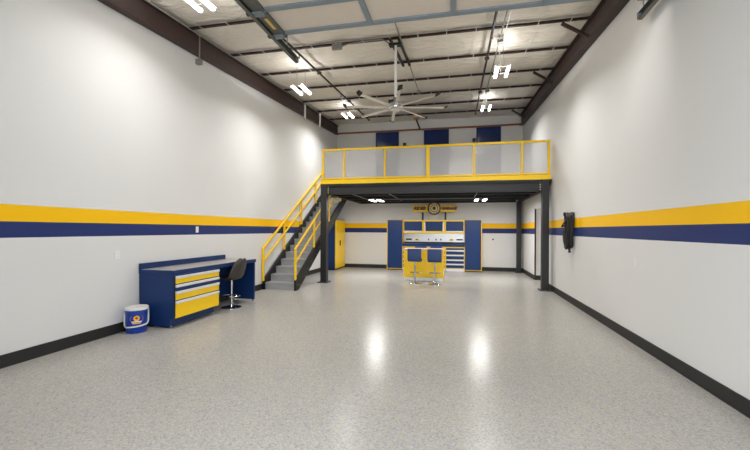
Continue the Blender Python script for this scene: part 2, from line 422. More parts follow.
# ------------------------------------------------------------------ ceiling fan
FX, FY, FZ = -1.25, 7.62, 4.07
fan = thing('ceiling_fan', 'large eight-bladed cream ceiling fan on a long downrod below the roof', 'fan', (FX, FY, FZ))
mt = MB().bar((FX-.08, 7.42, zr(7.42)-.10), (FX-.02, 8.9, zr(8.9)-.10), .05, .05).bar((FX+.09, 7.42, zr(7.42)-.10), (FX+.13, 8.9, zr(8.9)-.10), .05, .05)
mt.box(FX-.14, FX+.12, FY-.07, FY+.07, zr(FY)-.15, zr(FY)-.11, .005)
mt.build('mounting_frame', M['black_steel'], fan)
MB().rod((FX, FY, FZ+.15), (FX, FY, zr(FY)-.13), .027, n=16).build('downrod', M['white'], fan, smooth=True)
MB().lathe((FX, FY, FZ), [(.03, .25), (.05, .24), (.065, .16), (.10, .12)], 24).build('motor_neck', M['galv'], fan, smooth=True)
MB().lathe((FX, FY, FZ), [(.08, .13), (.13, .12), (.15, .09), (.15, .03), (.13, .0), (.11, -.012)], 32).build('motor_housing', M['chrome'], fan, smooth=True)
MB().lathe((FX, FY, FZ), [(.02, -.03), (.09, -.026), (.112, -.012), (.118, 0)], 32).build('hub_cap', M['cream'], fan, smooth=True)
MB().box(FX-.14, FX-.03, FY-.06, FY+.04, FZ+.12, FZ+.2, .01).build('controller', M['black'], fan)
for k in range(8):
    a = math.radians(45*k + 14)
    c, s = math.cos(a), math.sin(a)
    def P(r, w, z): return (FX + r*c - w*s, FY + r*s + w*c, FZ + z)
    mb = MB(); bm = mb.bm; rows = []
    prof = [(-.5, .0), (-.25, .018), (.1, .022), (.5, .0), (.1, .010), (-.25, .006)]
    for r, wd, pitch in ((.12, .062, .018), (.4, .062, .018), (.75, .06, .016), (1.02, .058, .014)):
        rows.append([bm.verts.new(P(r, u*wd, .045 + z + u*2*pitch)) for u, z in prof])
    for A, B in zip(rows, rows[1:]):
        for i in range(6): bm.faces.new((A[i], A[(i+1) % 6], B[(i+1) % 6], B[i]))
    bm.faces.new(rows[0]); bm.faces.new(list(reversed(rows[-1])))
    bl = mb.build('fan_blade', M['cream'], fan, smooth=True)
    tp = MB(); bm = tp.bm
    vs = []
    for r, w, z in ((1.0, -.05, .015), (1.07, -.04, .06), (1.08, .035, .075), (1.0, .045, .05)):
        vs.append((bm.verts.new(P(r, w, z)), bm.verts.new(P(r, w, z+.03))))
    for i in range(4):
        a0, b0 = vs[i]; a1, b1 = vs[(i+1) % 4]; bm.faces.new((a0, a1, b1, b0))
    bm.faces.new([v[0] for v in vs]); bm.faces.new([v[1] for v in reversed(vs)])
    tp.build('blade_tip', M['black'], bl)

# ------------------------------------------------------------------ linear lights
def fixture(x, y, z, label, L=.58, gap=.22, w=.055, hang=True, grp='twin linear ceiling lights', key='front'):
    t = thing('ceiling_light', label, 'light', (x, y, z), grp)
    hb = MB()
    for sx in (-1, 1): hb.box(x+sx*gap/2-w/2-.008, x+sx*gap/2+w/2+.008, y-L/2-.01, y+L/2+.01, z+.010, z+.045, .006)
    for q in (-.3, .3): hb.rod((x-gap/2, y+q*L, z+.05), (x+gap/2, y+q*L, z+.05), .003, n=6)
    hb.build('housing', M['white'], t)
    if hang:
        for yy in (y-L/2+.05, y+L/2-.05):
            MB().rod((x+.0, yy, z+.05), (x, yy, zr(yy)-.02), .005, n=6).build('hanger_wire', M['conduit'], t)
    if hang:
        for sx in (-1, 1):                       # added fill lamps, not part of the fixture, to brighten the ceiling
            ul = bpy.data.lights.new('ceiling_fill', 'AREA'); ul.shape = 'RECTANGLE'; ul.size = .04; ul.size_y = L
            ul.energy = {'front': 9, 'mid': 8, 'back': 5}[key]; ul.color = (1.0, .98, .95)
            uo = bpy.data.objects.new('ceiling_fill', ul); COL.objects.link(uo); uo.parent = t
            uo.location = (sx*(gap/2+w/2+.014), 0, .05); uo.rotation_euler.y = sx*math.radians(105)
    for sx in (-1, 1):
        xx = x+sx*gap/2
        MB().box(xx-w/2, xx+w/2, y-L/2, y+L/2, z, z+.014).build('led_strip', M['led'], t)
        ld = bpy.data.lights.new('lamp', 'AREA'); ld.shape = 'RECTANGLE'; ld.size = w; ld.size_y = L
        ld.energy = {'front': 16.5, 'mid': 21, 'back': 36, 'under': 33}[key]; ld.color = (1.0, .985, .965); ld.spread = math.radians(180 if key == 'under' else 150)
        lo = bpy.data.objects.new('lamp', ld); COL.objects.link(lo); lo.parent = t; lo.location = (xx-x, 0, -.004)
fixture(-3.78, 4.80, 4.95, 'twin strip ceiling light in the left row, nearest the camera')
fixture(-3.70, 8.47, 4.95, 'twin strip ceiling light in the left row, in the middle', key='mid')
fixture(-3.69, 12.37, 5.5, 'twin strip ceiling light in the left row, farthest from the camera', key='back')
fixture(.90, 4.9, 4.95, 'twin strip ceiling light in the right row, nearest the camera', hang=True)
fixture(.91, 8.34, 4.95, 'twin strip ceiling light in the right row, in front of the mezzanine', key='mid')
fixture(.89, 12.48, 5.5, 'twin strip ceiling light in the right row, above the mezzanine', key='back')
DU = 2.66
fixture(-2.69, 12.55, 2.585, 'small twin light under the mezzanine left of the yellow sign', L=.75, gap=.26, w=.11, hang=False, grp='twin lights under the mezzanine', key='under')
fixture(.75, 12.8, 2.585, 'small twin light under the mezzanine right of the yellow sign', L=.75, gap=.26, w=.11, hang=False, grp='twin lights under the mezzanine', key='under')

# ------------------------------------------------------------------ mezzanine
YD = 10.79
DX0, DX1 = -4.03, 2.45
ZD = 2.97
mz = thing('mezzanine', 'charcoal steel mezzanine platform across the back of the garage', 'mezzanine', (-.8, 13, 0))
MB().box(DX0, DX1, YD-.08, YB-.015, ZD-.075, ZD-.005).box(XL+.005, DX0, 13.62, YB-.015, ZD-.075, ZD-.005).build('deck', M['black_steel'], mz)
fb = MB().box(-3.83, 2.21, YD-.02, YD-.005, 2.65, 2.965).box(-3.83, 2.21, YD-.09, YD-.005, 2.65, 2.668).box(-3.83, 2.21, YD-.09, YD-.005, 2.945, 2.963)
fb.build('front_beam', M['charcoal'], mz)
MB().box(DX0, 2.21, YB-.1, YB-.02, 2.69, 2.893).build('rear_beam', M['black_steel'], mz)
for x0 in (-3.98, 2.28):
    MB().box(x0, x0+.1, YD+.1, YB-.1, 2.69, 2.893).build('side_beam', M['black_steel'], mz)
for y in (11.9, 13.05, 14.2):
    j = MB().box(-3.88, 2.28, y-.006, y+.006, 2.71, 2.893).box(-3.88, 2.28, y-.05, y+.05, 2.70, 2.712)
    j.build('joist', M['black_steel'], mz)
def column(cx, cy, w, zt):
    c = MB().box(cx-w/2, cx+w/2, cy-w/2, cy+w/2, .018, zt, .012)
    o = c.build('column', M['charcoal'], mz)
    MB().box(cx-w*.85, cx+w*.85, cy-w*.85, cy+w*.85, 0, .018).build('base_plate', M['charcoal'], o)
    for sx in (-1, 1):
        for sy in (-1, 1):
            MB().rod((cx+sx*w*.7, cy+sy*w*.7, .018), (cx+sx*w*.7, cy+sy*w*.7, .045), .012, n=6).build('anchor_bolt', M['galv'], o)
column(-3.93, YD, .19, 2.965); column(2.30, YD, .178, 2.965); column(2.30, 15.12, .17, 2.69)
for x in (-3.80, 2.17):
    ep = MB().box(x-.028, x+.028, YD-.035, YD-.02, 2.67, 2.943).build('end_plate', M['charcoal'], mz)
    for z in (2.70, 2.765, 2.83, 2.895):
        MB().rod((x, YD-.035, z), (x, YD-.055, z), .017, n=8).build('bolt', M['bolt'], ep)
# wiring under the deck
for x0, lab in ((-3.1, 'grey conduit under the mezzanine, leading past the left twin light'), (-1.98, 'grey conduit under the mezzanine above the left end of the sign'), (.55, 'grey conduit under the mezzanine, leading to the right twin light')):
    tag(MB().rod((x0, YD+.06, 2.67), (x0, 13.6 if x0 < .5 else 12.5, 2.67), .014).build('electrical_conduit', M['conduit']), lab, 'conduit', 'grey conduits under the mezzanine')
tag(MB().rod((-2.57, 12.95, 2.665), (.7, 12.95, 2.665), .014).build('electrical_conduit', M['conduit']), 'grey conduit under the mezzanine, running across between the two twin lights', 'conduit', 'grey conduits under the mezzanine')

rl = thing('railing', 'yellow steel railing with hazy clear panels along the mezzanine edge', 'railing', (-.8, YD, ZD))
RX = [-3.975, -3.31, -2.074, -.823, .449, 1.71, 2.385]
RW = [.065, .05, .05, .095, .055, .05, .06]
ZT, ZB = 4.03, 3.155
for x, w in zip(RX, RW):
    MB().box(x-w/2, x+w/2, YD-.03, YD+.03, ZD-.004, ZT-.055, .006).build('post', M['yellow'], rl)
MB().box(RX[0]-.035, RX[-1]+.03, YD-.03, YD+.03, ZT-.06, ZT, .008).build('top_rail', M['yellow'], rl)
for a, b in zip(range(6), range(1, 7)):
    x0 = RX[a]+RW[a]/2; x1 = RX[b]-RW[b]/2
    MB().box(x0, x1, YD-.025, YD+.025, ZB-.05, ZB, .006).build('bottom_rail', M['yellow'], rl)
    MB().box(x0+.003, x1-.003, YD-.006, YD+.006, ZB, ZT-.06).build('panel', M['acrylic'], rl, label='hazy clear panel')
MB().box(DX0-.01, 2.42, YD-.10, YD-.085, 2.967, 3.085, .003).build('toe_board', M['yellow'], rl)
SX = -3.985; SY = 12.72
MB().box(SX-.03, SX+.03, YD+.03, SY, ZT-.06, ZT, .008).build('top_rail', M['yellow'], rl)
MB().box(SX-.025, SX+.025, YD+.03, SY-.02, ZB-.05, ZB, .006).build('bottom_rail', M['yellow'], rl)
MB().box(SX-.03, SX+.03, SY-.05, SY, ZD-.004, ZT-.055, .006).build('post', M['yellow'], rl)
MB().box(SX-.006, SX+.006, YD+.04, SY-.05, ZB, ZT-.06).build('panel', M['acrylic'], rl, label='hazy clear panel')

# ------------------------------------------------------------------ stairs
SXL, SXR = -5.035, -4.085
Y0, SL = 9.12, .613
RISE, RUN, NST = .1856, .3028, 15
st = thing('staircase', 'black steel staircase with grey steps and yellow handrails along the left wall', 'stairs', (-4.56, 9.2, 0))
def ztop(y): return .275 + SL*(y-Y0+.02)
yE = 13.66
for x0, x1, s in ((SXL, SXL+.055, 1), (SXR-.055, SXR, -1)):
    yl = Y0-.03
    pts = [(yl, 0), (yl, ztop(yl)), (yE, ztop(yE)), (yE, ztop(yE)-.36)]
    yb = yl + (.36-ztop(yl))/SL
    pts.append((yb+.02, 0))
    MB().prism(pts, 'X', x0, x1).build('stringer', M['black_steel'], st)
for k in range(NST):
    y = Y0 + RUN*k; z = RISE*(k+1)
    sm = MB().box(SXL+.055, SXR-.055, y, y+RUN+.02, z-.035, z, .004).box(SXL+.055, SXR-.055, y+.018, y+.026, z-RISE, z-.03)
    sm.build('step', M['step'], st)
for x, ys, ye, zE in ((SXL+.03, (9.06, 10.30, 11.55, 12.83), 13.5, None), (SXR-.03, (9.12, 10.42, 11.70, 12.95), 13.5, None)):
    def zt_(y): return 1.095 + .602*(y-ys[0])
    for i, y in enumerate(ys):
        MB().box(x-.025, x+.025, y-.025, y+.025, max(ztop(y)-.02, .2), zt_(y)-.01, .005).build('handrail_post', M['yellow'], st)
    MB().bar((x, ys[0]-.03, zt_(ys[0]-.03)), (x, ye, zt_(ye)), .045, .045, .006).build('handrail', M['yellow'], st)
    MB().bar((x, ys[0], zt_(ys[0])-.36), (x, ye, zt_(ye)-.36), .04, .04, .006).build('middle_rail', M['yellow'], st)
bm_ = MB()
for k in range(NST):
    y = Y0 + RUN*(k+.45); z = RISE*(k+1)-.05
    for yy in (y-.05, y+.07): bm_.rod((SXR-.002, yy, z), (SXR+.012, yy, z), .011, n=6)
bm_.build('tread_bolts', M['galv'], st)['kind'] = 'stuff'

# ------------------------------------------------------------------ back wall, upper level
for x0, x1, lab in ((-3.345, -2.37, 'glossy navy wall panel above the mezzanine, leftmost of the three'), (-1.34, -.338, 'glossy navy wall panel above the mezzanine, middle of the three'), (.732, 1.658, 'glossy navy wall panel above the mezzanine, rightmost of the three')):
    tag(MB().box(x0, x1, YB-.045, YB-.002, ZD, 5.66, .006).build('wall_panel', M['navy_gloss']), lab, 'panel', 'navy wall panels above the mezzanine')
tag(MB().rod((XL+.02, YB-.06, 5.70), (XR-.02, YB-.06, 5.70), .035, n=12).build('header_pipe', M['rust']), 'rust-brown pipe running across the top of the back wall', 'pipe')
for x, zz, lab in ((-2.13, 5.10, 'grey wall conduit with black head right of the leftmost navy panel'), (.64, 5.16, 'grey wall conduit with black head left of the rightmost navy panel')):
    t = thing('wall_conduit', lab, 'conduit', (x, YB-.03, ZD), 'capped conduits on the back wall')
    MB().rod((x, YB-.03, ZD), (x, YB-.03, zz-.05), .016).build('pipe', M['conduit'], t)
    MB().box(x-.06, x+.06, YB-.09, YB-.002, zz-.06, zz+.08, .01).build('head', M['black'], t)
t = thing('pipe_bracket', 'short dark slanted rod with orange clamp above the middle navy panel', 'bracket', (-1.5, YB-.2, 5.7))
MB().bar((-1.50, YB-.10, 5.72), (-1.60, 14.7, zr(14.7)-.06), .05, .05).build('rod', M['black_steel'], t)
MB().box(-1.67, -1.53, 14.64, 14.76, zr(14.7)-.09, zr(14.7)-.02, .01).build('clamp', M['orange'], t)

# ------------------------------------------------------------------ cabinets on the back wall
CF, CB = 14.85, YB-.016
def drawer(mb_parent, x0, x1, z0, z1, yf, strip=True):
    d = MB().box(x0, x1, yf-.02, yf+.02, z0, z1-(.052 if strip else 0), .003).build('drawer', M['navy'], mb_parent)
    if strip:
        MB().box(x0, x1, yf-.035, yf+.02, z1-.05, z1-.006, .006).build('handle', M['silver'], d)
def tall(x0, x1, lab, side):
    t = thing('tall_cabinet', lab, 'cabinet', ((x0+x1)/2, CF+.25, 0))
    MB().box(x0, x1, CF, CB, .04, 2.0, .004).build('body', M['yellow'], t)
    MB().box(x0+.02, x1-.02, CF+.05, CB, 0, .04).build('plinth', M['black'], t)
    a = x0+(.03 if side < 0 else .004); b = x1-(.004 if side < 0 else .03)
    d = MB().box(a, b, CF-.022, CF, .075, 1.99, .004).build('door', M['navy'], t)
    hx = b-.05 if side < 0 else a+.05
    MB().box(hx-.014, hx+.014, CF-.05, CF-.022, 1.08, 1.24, .005).build('handle', M['black'], d)
tall(-2.757, -2.13, 'tall navy cabinet with yellow edge at the left end of the storage wall', -1)
tall(.297, .932, 'tall navy cabinet with yellow edge at the right end of the storage wall', 1)
UX = [-2.128, -1.30, -.48, .295]; UF = 14.98
ULAB = ['navy upper cabinet with yellow frame beside the left tall cabinet', 'navy upper cabinet with yellow frame directly under the round sign', 'navy upper cabinet with yellow frame beside the right tall cabinet']
for i in range(3):
    x0, x1 = UX[i]+.002, UX[i+1]-.002
    t = thing('upper_cabinet', ULAB[i], 'cabinet', ((x0+x1)/2, UF+.2, 1.47), 'upper cabinets of the storage wall')
    MB().box(x0, x1, UF, CB, 1.475, 1.995, .004).build('body', M['yellow'], t)
    d = MB().box(x0+.05, x1-.05, UF-.02, UF, 1.56, 1.94, .004).build('door', M['navy'], t)
    if i == 1:
        for xx in (x0+.035, x1-.07):
            MB().box(xx, xx+.035, UF-.035, UF, 1.56, 1.9, .004).build('handle', M['silver'], d)
    else:
        MB().box(x0+.05, x1-.05, UF-.035, UF, 1.535, 1.565, .004).build('handle', M['silver'], d)
tag(MB().box(-2.126, .293, CB-.012, CB, 1.10, 1.473).build('backsplash', M['steel']), 'brushed steel backsplash between the upper cabinets and navy worktop', 'backsplash')
w = thing('worktop', 'thick navy worktop running over the drawer cabinets on the back wall', 'worktop', (-.9, 15, .95))
MB().box(-2.126, .293, CF-.03, CB, .952, 1.06, .006).build('slab', M['navy'], w)
MB().box(-2.126, .293, CB-.04, CB-.013, 1.06, 1.12, .004).build('upstand', M['black'], w)
LX = [-2.128, -1.36, -.44, .295]
LLAB = ['navy drawer cabinet with yellow frame beside the left tall cabinet, partly behind the island', 'navy drawer cabinet with yellow frame right behind the yellow island', 'navy drawer cabinet with yellow frame beside the right tall cabinet']
for i in range(3):
    x0, x1 = LX[i]+.002, LX[i+1]-.002
    t = thing('drawer_cabinet', LLAB[i], 'cabinet', ((x0+x1)/2, CF+.25, 0), 'drawer cabinets of the storage wall')
    MB().box(x0, x1, CF, CB, .10, .95, .004).build('body', M['yellow'], t)
    MB().box(x0+.01, x1-.01, CF-.005, CB-.02, 0, .10).build('kickboard', M['silver'], t)
    a, b = x0+.03, x1-.03
    drawer(t, a, b, .835, .905, CF, False)
    drawer(t, a, b, .655, .825, CF); drawer(t, a, b, .47, .645, CF); drawer(t, a, b, .305, .46, CF); drawer(t, a, b, .135, .295, CF)
# things on the backsplash
for x, lab in ((-1.93, 'black power strip on the backsplash, at its left end'), (.10, 'black power strip on the backsplash, at its right end')):
    t = thing('power_strip', lab, 'power strip', (x, CB-.03, 1.19), 'black power strips on the backsplash')
    MB().box(x-.12, x+.12, CB-.05, CB-.013, 1.19, 1.25, .008).build('body', M['black'], t)
    for q in (-.07, 0, .07): MB().box(x+q-.02, x+q+.02, CB-.053, CB-.049, 1.205, 1.235).build('socket', M['rubber'], t)
for x, lab in ((-1.60, 'small yellow outlet box on the backsplash, left one'), (-.22, 'small yellow outlet box on the backsplash, right one')):
    t = thing('outlet_box', lab, 'outlet', (x, CB-.03, 1.17), 'yellow outlet boxes on the backsplash')
    MB().box(x-.075, x+.075, CB-.06, CB-.013, 1.17, 1.25, .012).build('body', M['yellow'], t)
    MB().box(x-.03, x+.03, CB-.063, CB-.059, 1.19, 1.23).build('socket', M['black'], t)
for x, lab in ((-1.13, 'small grey outlet plate on the backsplash, leftmost of the three'), (-.83, 'small grey outlet plate on the backsplash, middle of the three'), (-.64, 'small grey outlet plate on the backsplash, rightmost of the three')):
    tag(MB().box(x-.028, x+.028, CB-.022, CB-.013, 1.18, 1.25, .004).build('outlet_plate', M['dark_galv']), lab, 'outlet', 'grey outlet plates on the backsplash')

# sign
SGX, SGY, SGZ = -.885, 14.98, 2.455
sg = thing('garage_sign', 'yellow sign with a round dark-rimmed clock emblem standing on the upper cabinets', 'sign', (SGX, SGY, 1.995))
for x in (-1.34, -.45): MB().box(x-.035, x+.035, SGY+.01, SGY+.05, 1.996, 2.36, .004).build('support_post', M['black'], sg)
for s in (-1, 1):
    x0, x1 = (SGX-.86, SGX-.2) if s < 0 else (SGX+.2, SGX+.85)
    bd = MB().box(x0, x1, SGY-.03, SGY+.01, SGZ-.145, SGZ+.13, .01).build('board', M['sign_yellow'], sg)
    cu = bpy.data.curves.new('lettering', 'FONT'); cu.body = 'RIDER' if s < 0 else 'GARAGE'
    cu.size = .175; cu.align_x = 'CENTER'; cu.align_y = 'CENTER'; cu.extrude = .003; cu.shear = .25; cu.offset = .012
    if s > 0: cu.space_character = .98; cu.size = .15
    tmp = bpy.data.objects.new('lettering_curve', cu); COL.objects.link(tmp)
    dg = bpy.context.evaluated_depsgraph_get(); me = bpy.data.meshes.new_from_object(tmp.evaluated_get(dg))
    bpy.data.objects.remove(tmp); me.name = 'lettering'; me.materials.clear(); me.materials.append(M['sign_red'])
    lo = bpy.data.objects.new('lettering', me); COL.objects.link(lo); lo.parent = bd
    lo.location = ((x0+x1)/2 - SGX + (-.045 if s < 0 else .04), -.035, SGZ-1.995-.005); lo.rotation_euler = (PI/2, 0, 0)
def disc(r0, r1, y0, y1, mat, name, par, cx=SGX, cz=SGZ, n=40, a0=0, a1=2*PI):
    mb = MB(); bm = mb.bm
    full = abs(a1-a0-2*PI) < 1e-6
    m = n if full else n+1
    R = []
    for i in range(m):
        a = a0+(a1-a0)*i/n; c, s = math.cos(a), math.sin(a)
        R.append([bm.verts.new((cx+r*c, y, cz+r*s)) for r, y in ((r0, y0), (r1, y0), (r1, y1), (r0, y1))])
    for i in range(m if full else m-1):
        A, B = R[i], R[(i+1) % m]
        for k in range(4): bm.faces.new((A[k], A[(k+1) % 4], B[(k+1) % 4], B[k]))
    return mb.build(name, mat, par)
disc(.205, .262, SGY-.07, SGY+.01, M['sign_red'], 'emblem_rim', sg)
fc = disc(.001, .206, SGY-.05, SGY+.0, M['sign_face'], 'emblem_face', sg)
disc(.12, .150, SGY-.054, SGY-.05, M['sign_green'], 'emblem_ring', fc)
for k in range(12):
    a = k*PI/6; cx, cz = SGX+.178*math.cos(a), SGZ+.178*math.sin(a)
    disc(.001, .014, SGY-.054, SGY-.05, M['sign_red'], 'hour_mark', fc, cx, cz, 10)
disc(.001, .07, SGY-.056, SGY-.05, M['sign_red'], 'emblem_centre', fc)

# small things on the back wall
t = thing('wall_outlet', 'white outlet plate with dark socket on back wall right of the cabinets', 'outlet', (1.38, YB-.01, 1.2))
MB().box(1.33, 1.43, YB-.012, YB-.001, 1.17, 1.31, .004).build('plate', M['plate'], t)
MB().box(1.35, 1.41, YB-.025, YB-.011, 1.21, 1.28, .006).build('socket', M['black'], t)

# ------------------------------------------------------------------ locker by the stairs
lk = thing('locker', 'navy and yellow locker under the stairs against the left wall', 'locker', (-4.85, 14.65, 0))
MB().box(XL+.016, -4.67, 14.02, 15.30, .05, 2.0, .004).build('body', M['navy'], lk)
MB().box(XL+.03, -4.70, 14.05, 15.27, 0, .05).build('plinth', M['black'], lk)
for y0, y1 in ((14.03, 14.655), (14.665, 15.29)):
    d = MB().box(-4.67, -4.648, y0, y1, .065, 1.99, .004).build('door', M['yellow'], lk)
    if y0 < 14.5:
        MB().box(-4.648, -4.62, y1-.10, y1-.03, .95, 1.16, .012).build('handle', M['black'], d)

# ------------------------------------------------------------------ island and bar stools
IX0, IX1, IY0, IY1 = -1.66, -.41, 11.86, 12.56
il = thing('kitchen_island', 'yellow island cabinet with pale wood top in front of the storage wall', 'island', ((IX0+IX1)/2, 12.2, 0))
MB().box(IX0, IX1, IY0, IY1, .10, .955, .006).build('body', M['yellow'], il)
for a, b in ((IX0+.01, (IX0+IX1)/2-.004), ((IX0+IX1)/2+.004, IX1-.01)):
    MB().box(a, b, IY0-.014, IY0, .11, .945, .004).build('back_panel', M['yellow'], il)
MB().box(IX0+.03, IX1-.03, IY0+.0, IY1-.03, 0, .10, .003).build('kickboard', M['silver'], il)
MB().box(IX0-.015, IX1+.015, IY0-.03, IY1+.02, .955, 1.0, .006).build('top', M['wood'], il)

def make_stool(loc, label):
    x, y = 0, 0
    t = thing('bar_stool', label, 'stool', (0, 0, 0), 'navy bar stools around the island')
    MB().lathe((0, 0, 0), [(.205, 0), (.205, .008), (.19, .018), (.06, .035), (.035, .06)], 32).build('base', M['chrome'], t, smooth=True)
    MB().rod((0, 0, .05), (0, 0, .66), .027, n=16).build('pole', M['chrome'], t, smooth=True)
    MB().rod((-.17, .03, .32), (.17, .03, .32), .013).rod((-.17, .03, .32), (-.17, .14, .32), .013).rod((.17, .03, .32), (.17, .14, .32), .013).rod((-.17, .14, .32), (.17, .14, .32), .013).build('footrest', M['chrome'], t)
    MB().box(-.2, .2, -.19, .2, .66, .75, .03, 3).build('seat', M['navy_vinyl'], t, smooth=True)
    bk = MB().box(-.205, .205, -.225, -.165, .70, 1.045, .025, 3)
    bk.build('backrest', M['navy_vinyl'], t, smooth=True)
    return t
spots = [(-1.225, 11.25, 0, 'navy bar stool with its back to the camera, left one in front of the island'),
         (-.635, 11.18, 0, 'navy bar stool with its back to the camera, right one in front of the island'),
         (-1.24, 12.98, PI, 'navy bar stool mostly hidden behind the island, left one'),
         (-.70, 12.98, PI, 'navy bar stool mostly hidden behind the island, right one')]
proto = None
for x, y, rz, lab in spots:
    if proto is None: proto = o = make_stool((0, 0, 0), lab)
    else: o = copy_tree(proto)
    o.location = (x, y, 0); o.rotation_euler.z = rz; o['label'] = lab

# ------------------------------------------------------------------ workbench
WF, WB, WY0, WY1, WM = -4.405, XL+.016, 5.14, 7.62, 6.31
wb = thing('workbench', 'long navy workbench with yellow drawers and grey top against the left wall', 'workbench', (-4.75, 6.4, 0))
MB().box(WB, WF+.01, WY0, WM, .16, .86, .004).build('drawer_body', M['navy'], wb)
MB().box(WB, WF-.075, WY0+.02, WM-.03, .03, .16).build('plinth', M['navy'], wb)
for y in (WY0+.06, WM-.06):
    for x in (WF-.09, WB+.08): MB().rod((x, y, 0), (x, y, .035), .02, n=12).build('foot', M['galv'], wb)
MB().box(WB, WF+.012, WY0-.01, WY1+.02, .862, .93, .005).build('counter_frame', M['navy'], wb)
MB().box(WB+.03, WF-.008, WY0+.012, WY1-.002, .93, .934).build('counter_top', M['worktop'], wb)
MB().box(WB, WB+.03, WY0-.01, WY1-.2, .93, 1.03, .004).build('backsplash', M['navy'], wb)
ep = MB().box(WB, WF, WY1-.05, WY1, .04, .862, .004).build('end_panel', M['navy'], wb)
MB().rod((-4.72, WY1-.054, .55), (-4.72, WY1-.049, .55), .03, n=20).build('grommet', M['white'], ep)
for x in (WF-.04, WB+.06): MB().rod((x, WY1-.025, 0), (x, WY1-.025, .04), .018, n=12).build('foot', M['galv'], wb)
MB().box(WB, WB+.02, WM, WY1-.05, .12, .862).build('back_panel', M['navy'], wb)
MB().box(WF-.12, WF-.05, WM+.01, WM+.06, .12, .862).build('cable_channel', M['conduit'], wb)
for z0, z1, col in ((.715, .845, 'yellow'), (.61, .705, 'navy'), (.455, .60, 'yellow'), (.165, .445, 'yellow')):
    d = MB().box(WF+.01, WF+.026, WY0+.03, WM-.03, z0, z1-.05, .003).build('drawer', M[col], wb)
    MB().box(WF+.01, WF+.04, WY0+.03, WM-.03, z1-.05, z1-.006, .007).build('handle', M['silver'], d)
MB().box(WF+.01, WF+.02, WY0+.012, WY0+.028, .2, .84).build('lock_rail', M['black'], wb)
MB().box(WF+.01, WF+.02, WM-.028, WM-.012, .2, .84).build('lock_rail', M['black'], wb)

# swivel chair at the bench
def make_swivel():
    t = thing('swivel_chair', 'black bucket-seat swivel chair on a chrome pole at the workbench', 'chair', (-4.49, 6.85, 0))
    x, y = -4.49, 6.85
    MB().lathe((x, y, 0), [(.20, 0), (.20, .008), (.18, .018), (.05, .035), (.03, .06)], 32).build('base', M['chrome'], t, smooth=True)
    MB().rod((x, y, .05), (x, y, .56), .026, n=16).build('pole', M['chrome'], t, smooth=True)
    fr = MB().tube([(x+.0+.17*math.cos(a), y+.17*math.sin(a), .24) for a in [2*PI*i/24 for i in range(24)]], .011, 8, True)
    fr.rod((x-.17, y, .24), (x+.17, y, .24), .009)
    fr.build('footrest', M['chrome'], t, smooth=True)
    # bucket shell: forward direction f
    th = math.radians(172); f = Vector((math.cos(th), math.sin(th), 0)); s = Vector((-f.y, f.x, 0))
    prof = [(.22, .60), (.17, .578), (.05, .565), (-.08, .568), (-.16, .60), (-.21, .67), (-.25, .77), (-.295, .88), (-.325, .96), (-.34, 1.0)]
    wid = [.14, .19, .215, .22, .22, .22, .215, .185, .125, .05]
    mb = MB(); bm = mb.bm; R = []
    for (d, z), w in zip(prof, wid):
        row = []
        for i in range(13):
            u = -1+2*i/12
            up = .06*abs(u)**2.4 if z < .62 else .02*abs(u)**2
            fw = 0 if z < .58 else .09*abs(u)**2.2*(1 if z > .62 else .5)
            p = Vector((x, y, 0)) + f*(d+fw) + s*(u*w); row.append(bm.verts.new((p.x, p.y, z+up)))
        R.append(row)
    for A, B in zip(R, R[1:]):
        for i in range(12): bm.faces.new((A[i], A[i+1], B[i+1], B[i]))
    o = mb.build('seat_shell', M['brown_vinyl'], t, smooth=True)
    m = o.modifiers.new('thick', 'SOLIDIFY'); m.thickness = .03; m.offset = 0
    m = o.modifiers.new('round', 'SUBSURF'); m.levels = 1; m.render_levels = 2
    c = MB().box(-.17, .17, -.17, .17, 0, .06, .028, 3)
    for v in c.bm.verts:
        p = Vector((x, y, 0)) + f*(v.co.y+.03) + s*v.co.x; v.co = (p.x, p.y, v.co.z+.585)
    c.build('cushion', M['black'], t, smooth=True)
    return t
make_swivel()

# bucket
BX, BY = -4.855, 4.90
bk = thing('bucket', 'blue plastic bucket with white lid beside the workbench', 'bucket', (BX, BY, 0))
MB().lathe((BX, BY, 0), [(.135, 0), (.14, .01), (.15, .30), (.155, .335), (.158, .35)], 40).build('pail', M['bucket'], bk, smooth=True)
MB().lathe((BX, BY, 0), [(.152, .348), (.162, .35), (.162, .385), (.154, .392), (.134, .388), (.13, .38)], 40).build('lid', M['lid'], bk, smooth=True)
# bail handle hanging down round the front
va = math.atan2(-BY, -BX)         # towards the room's front
hp = []
for i in range(25):
    a = va - 1.7 + 3.4*i/24
    q = abs(-1+2*i/24)
    hp.append((BX+.158*math.cos(a), BY+.158*math.sin(a), .085+.05*(i/24)+.20*q**9))
MB().tube(hp, .011, 8).build('handle', M['lid'], bk, smooth=True)
def on_pail(a, z, off=.002):
    r = .14 + (.15-.14)*(z-.01)/.29 + off
    return Vector((BX+r*math.cos(va+a), BY+r*math.sin(va+a), z))
def patch(poly, name, mat, off, par):
    mb = MB(); bm = mb.bm
    A = [bm.verts.new(on_pail(a, z, off)) for a, z in poly]; B = [bm.verts.new(on_pail(a, z, off-.002)) for a, z in poly]
    n = len(A); bm.faces.new(A); bm.faces.new(list(reversed(B)))
    for i in range(n): bm.faces.new((A[i], B[i], B[(i+1) % n], A[(i+1) % n]))
    return mb.build(name, mat, par)
lg = patch([(.28*math.cos(q), .232+.042*math.sin(q)) for q in [2*PI*i/24 for i in range(24)]], 'emblem', M['logo_yellow'], .004, bk)
patch([(.12*math.cos(q)+.02*math.cos(3*q), .235+.018*math.sin(q)) for q in [2*PI*i/12 for i in range(12)]], 'emblem_mark', M['logo_red'], .006, lg)
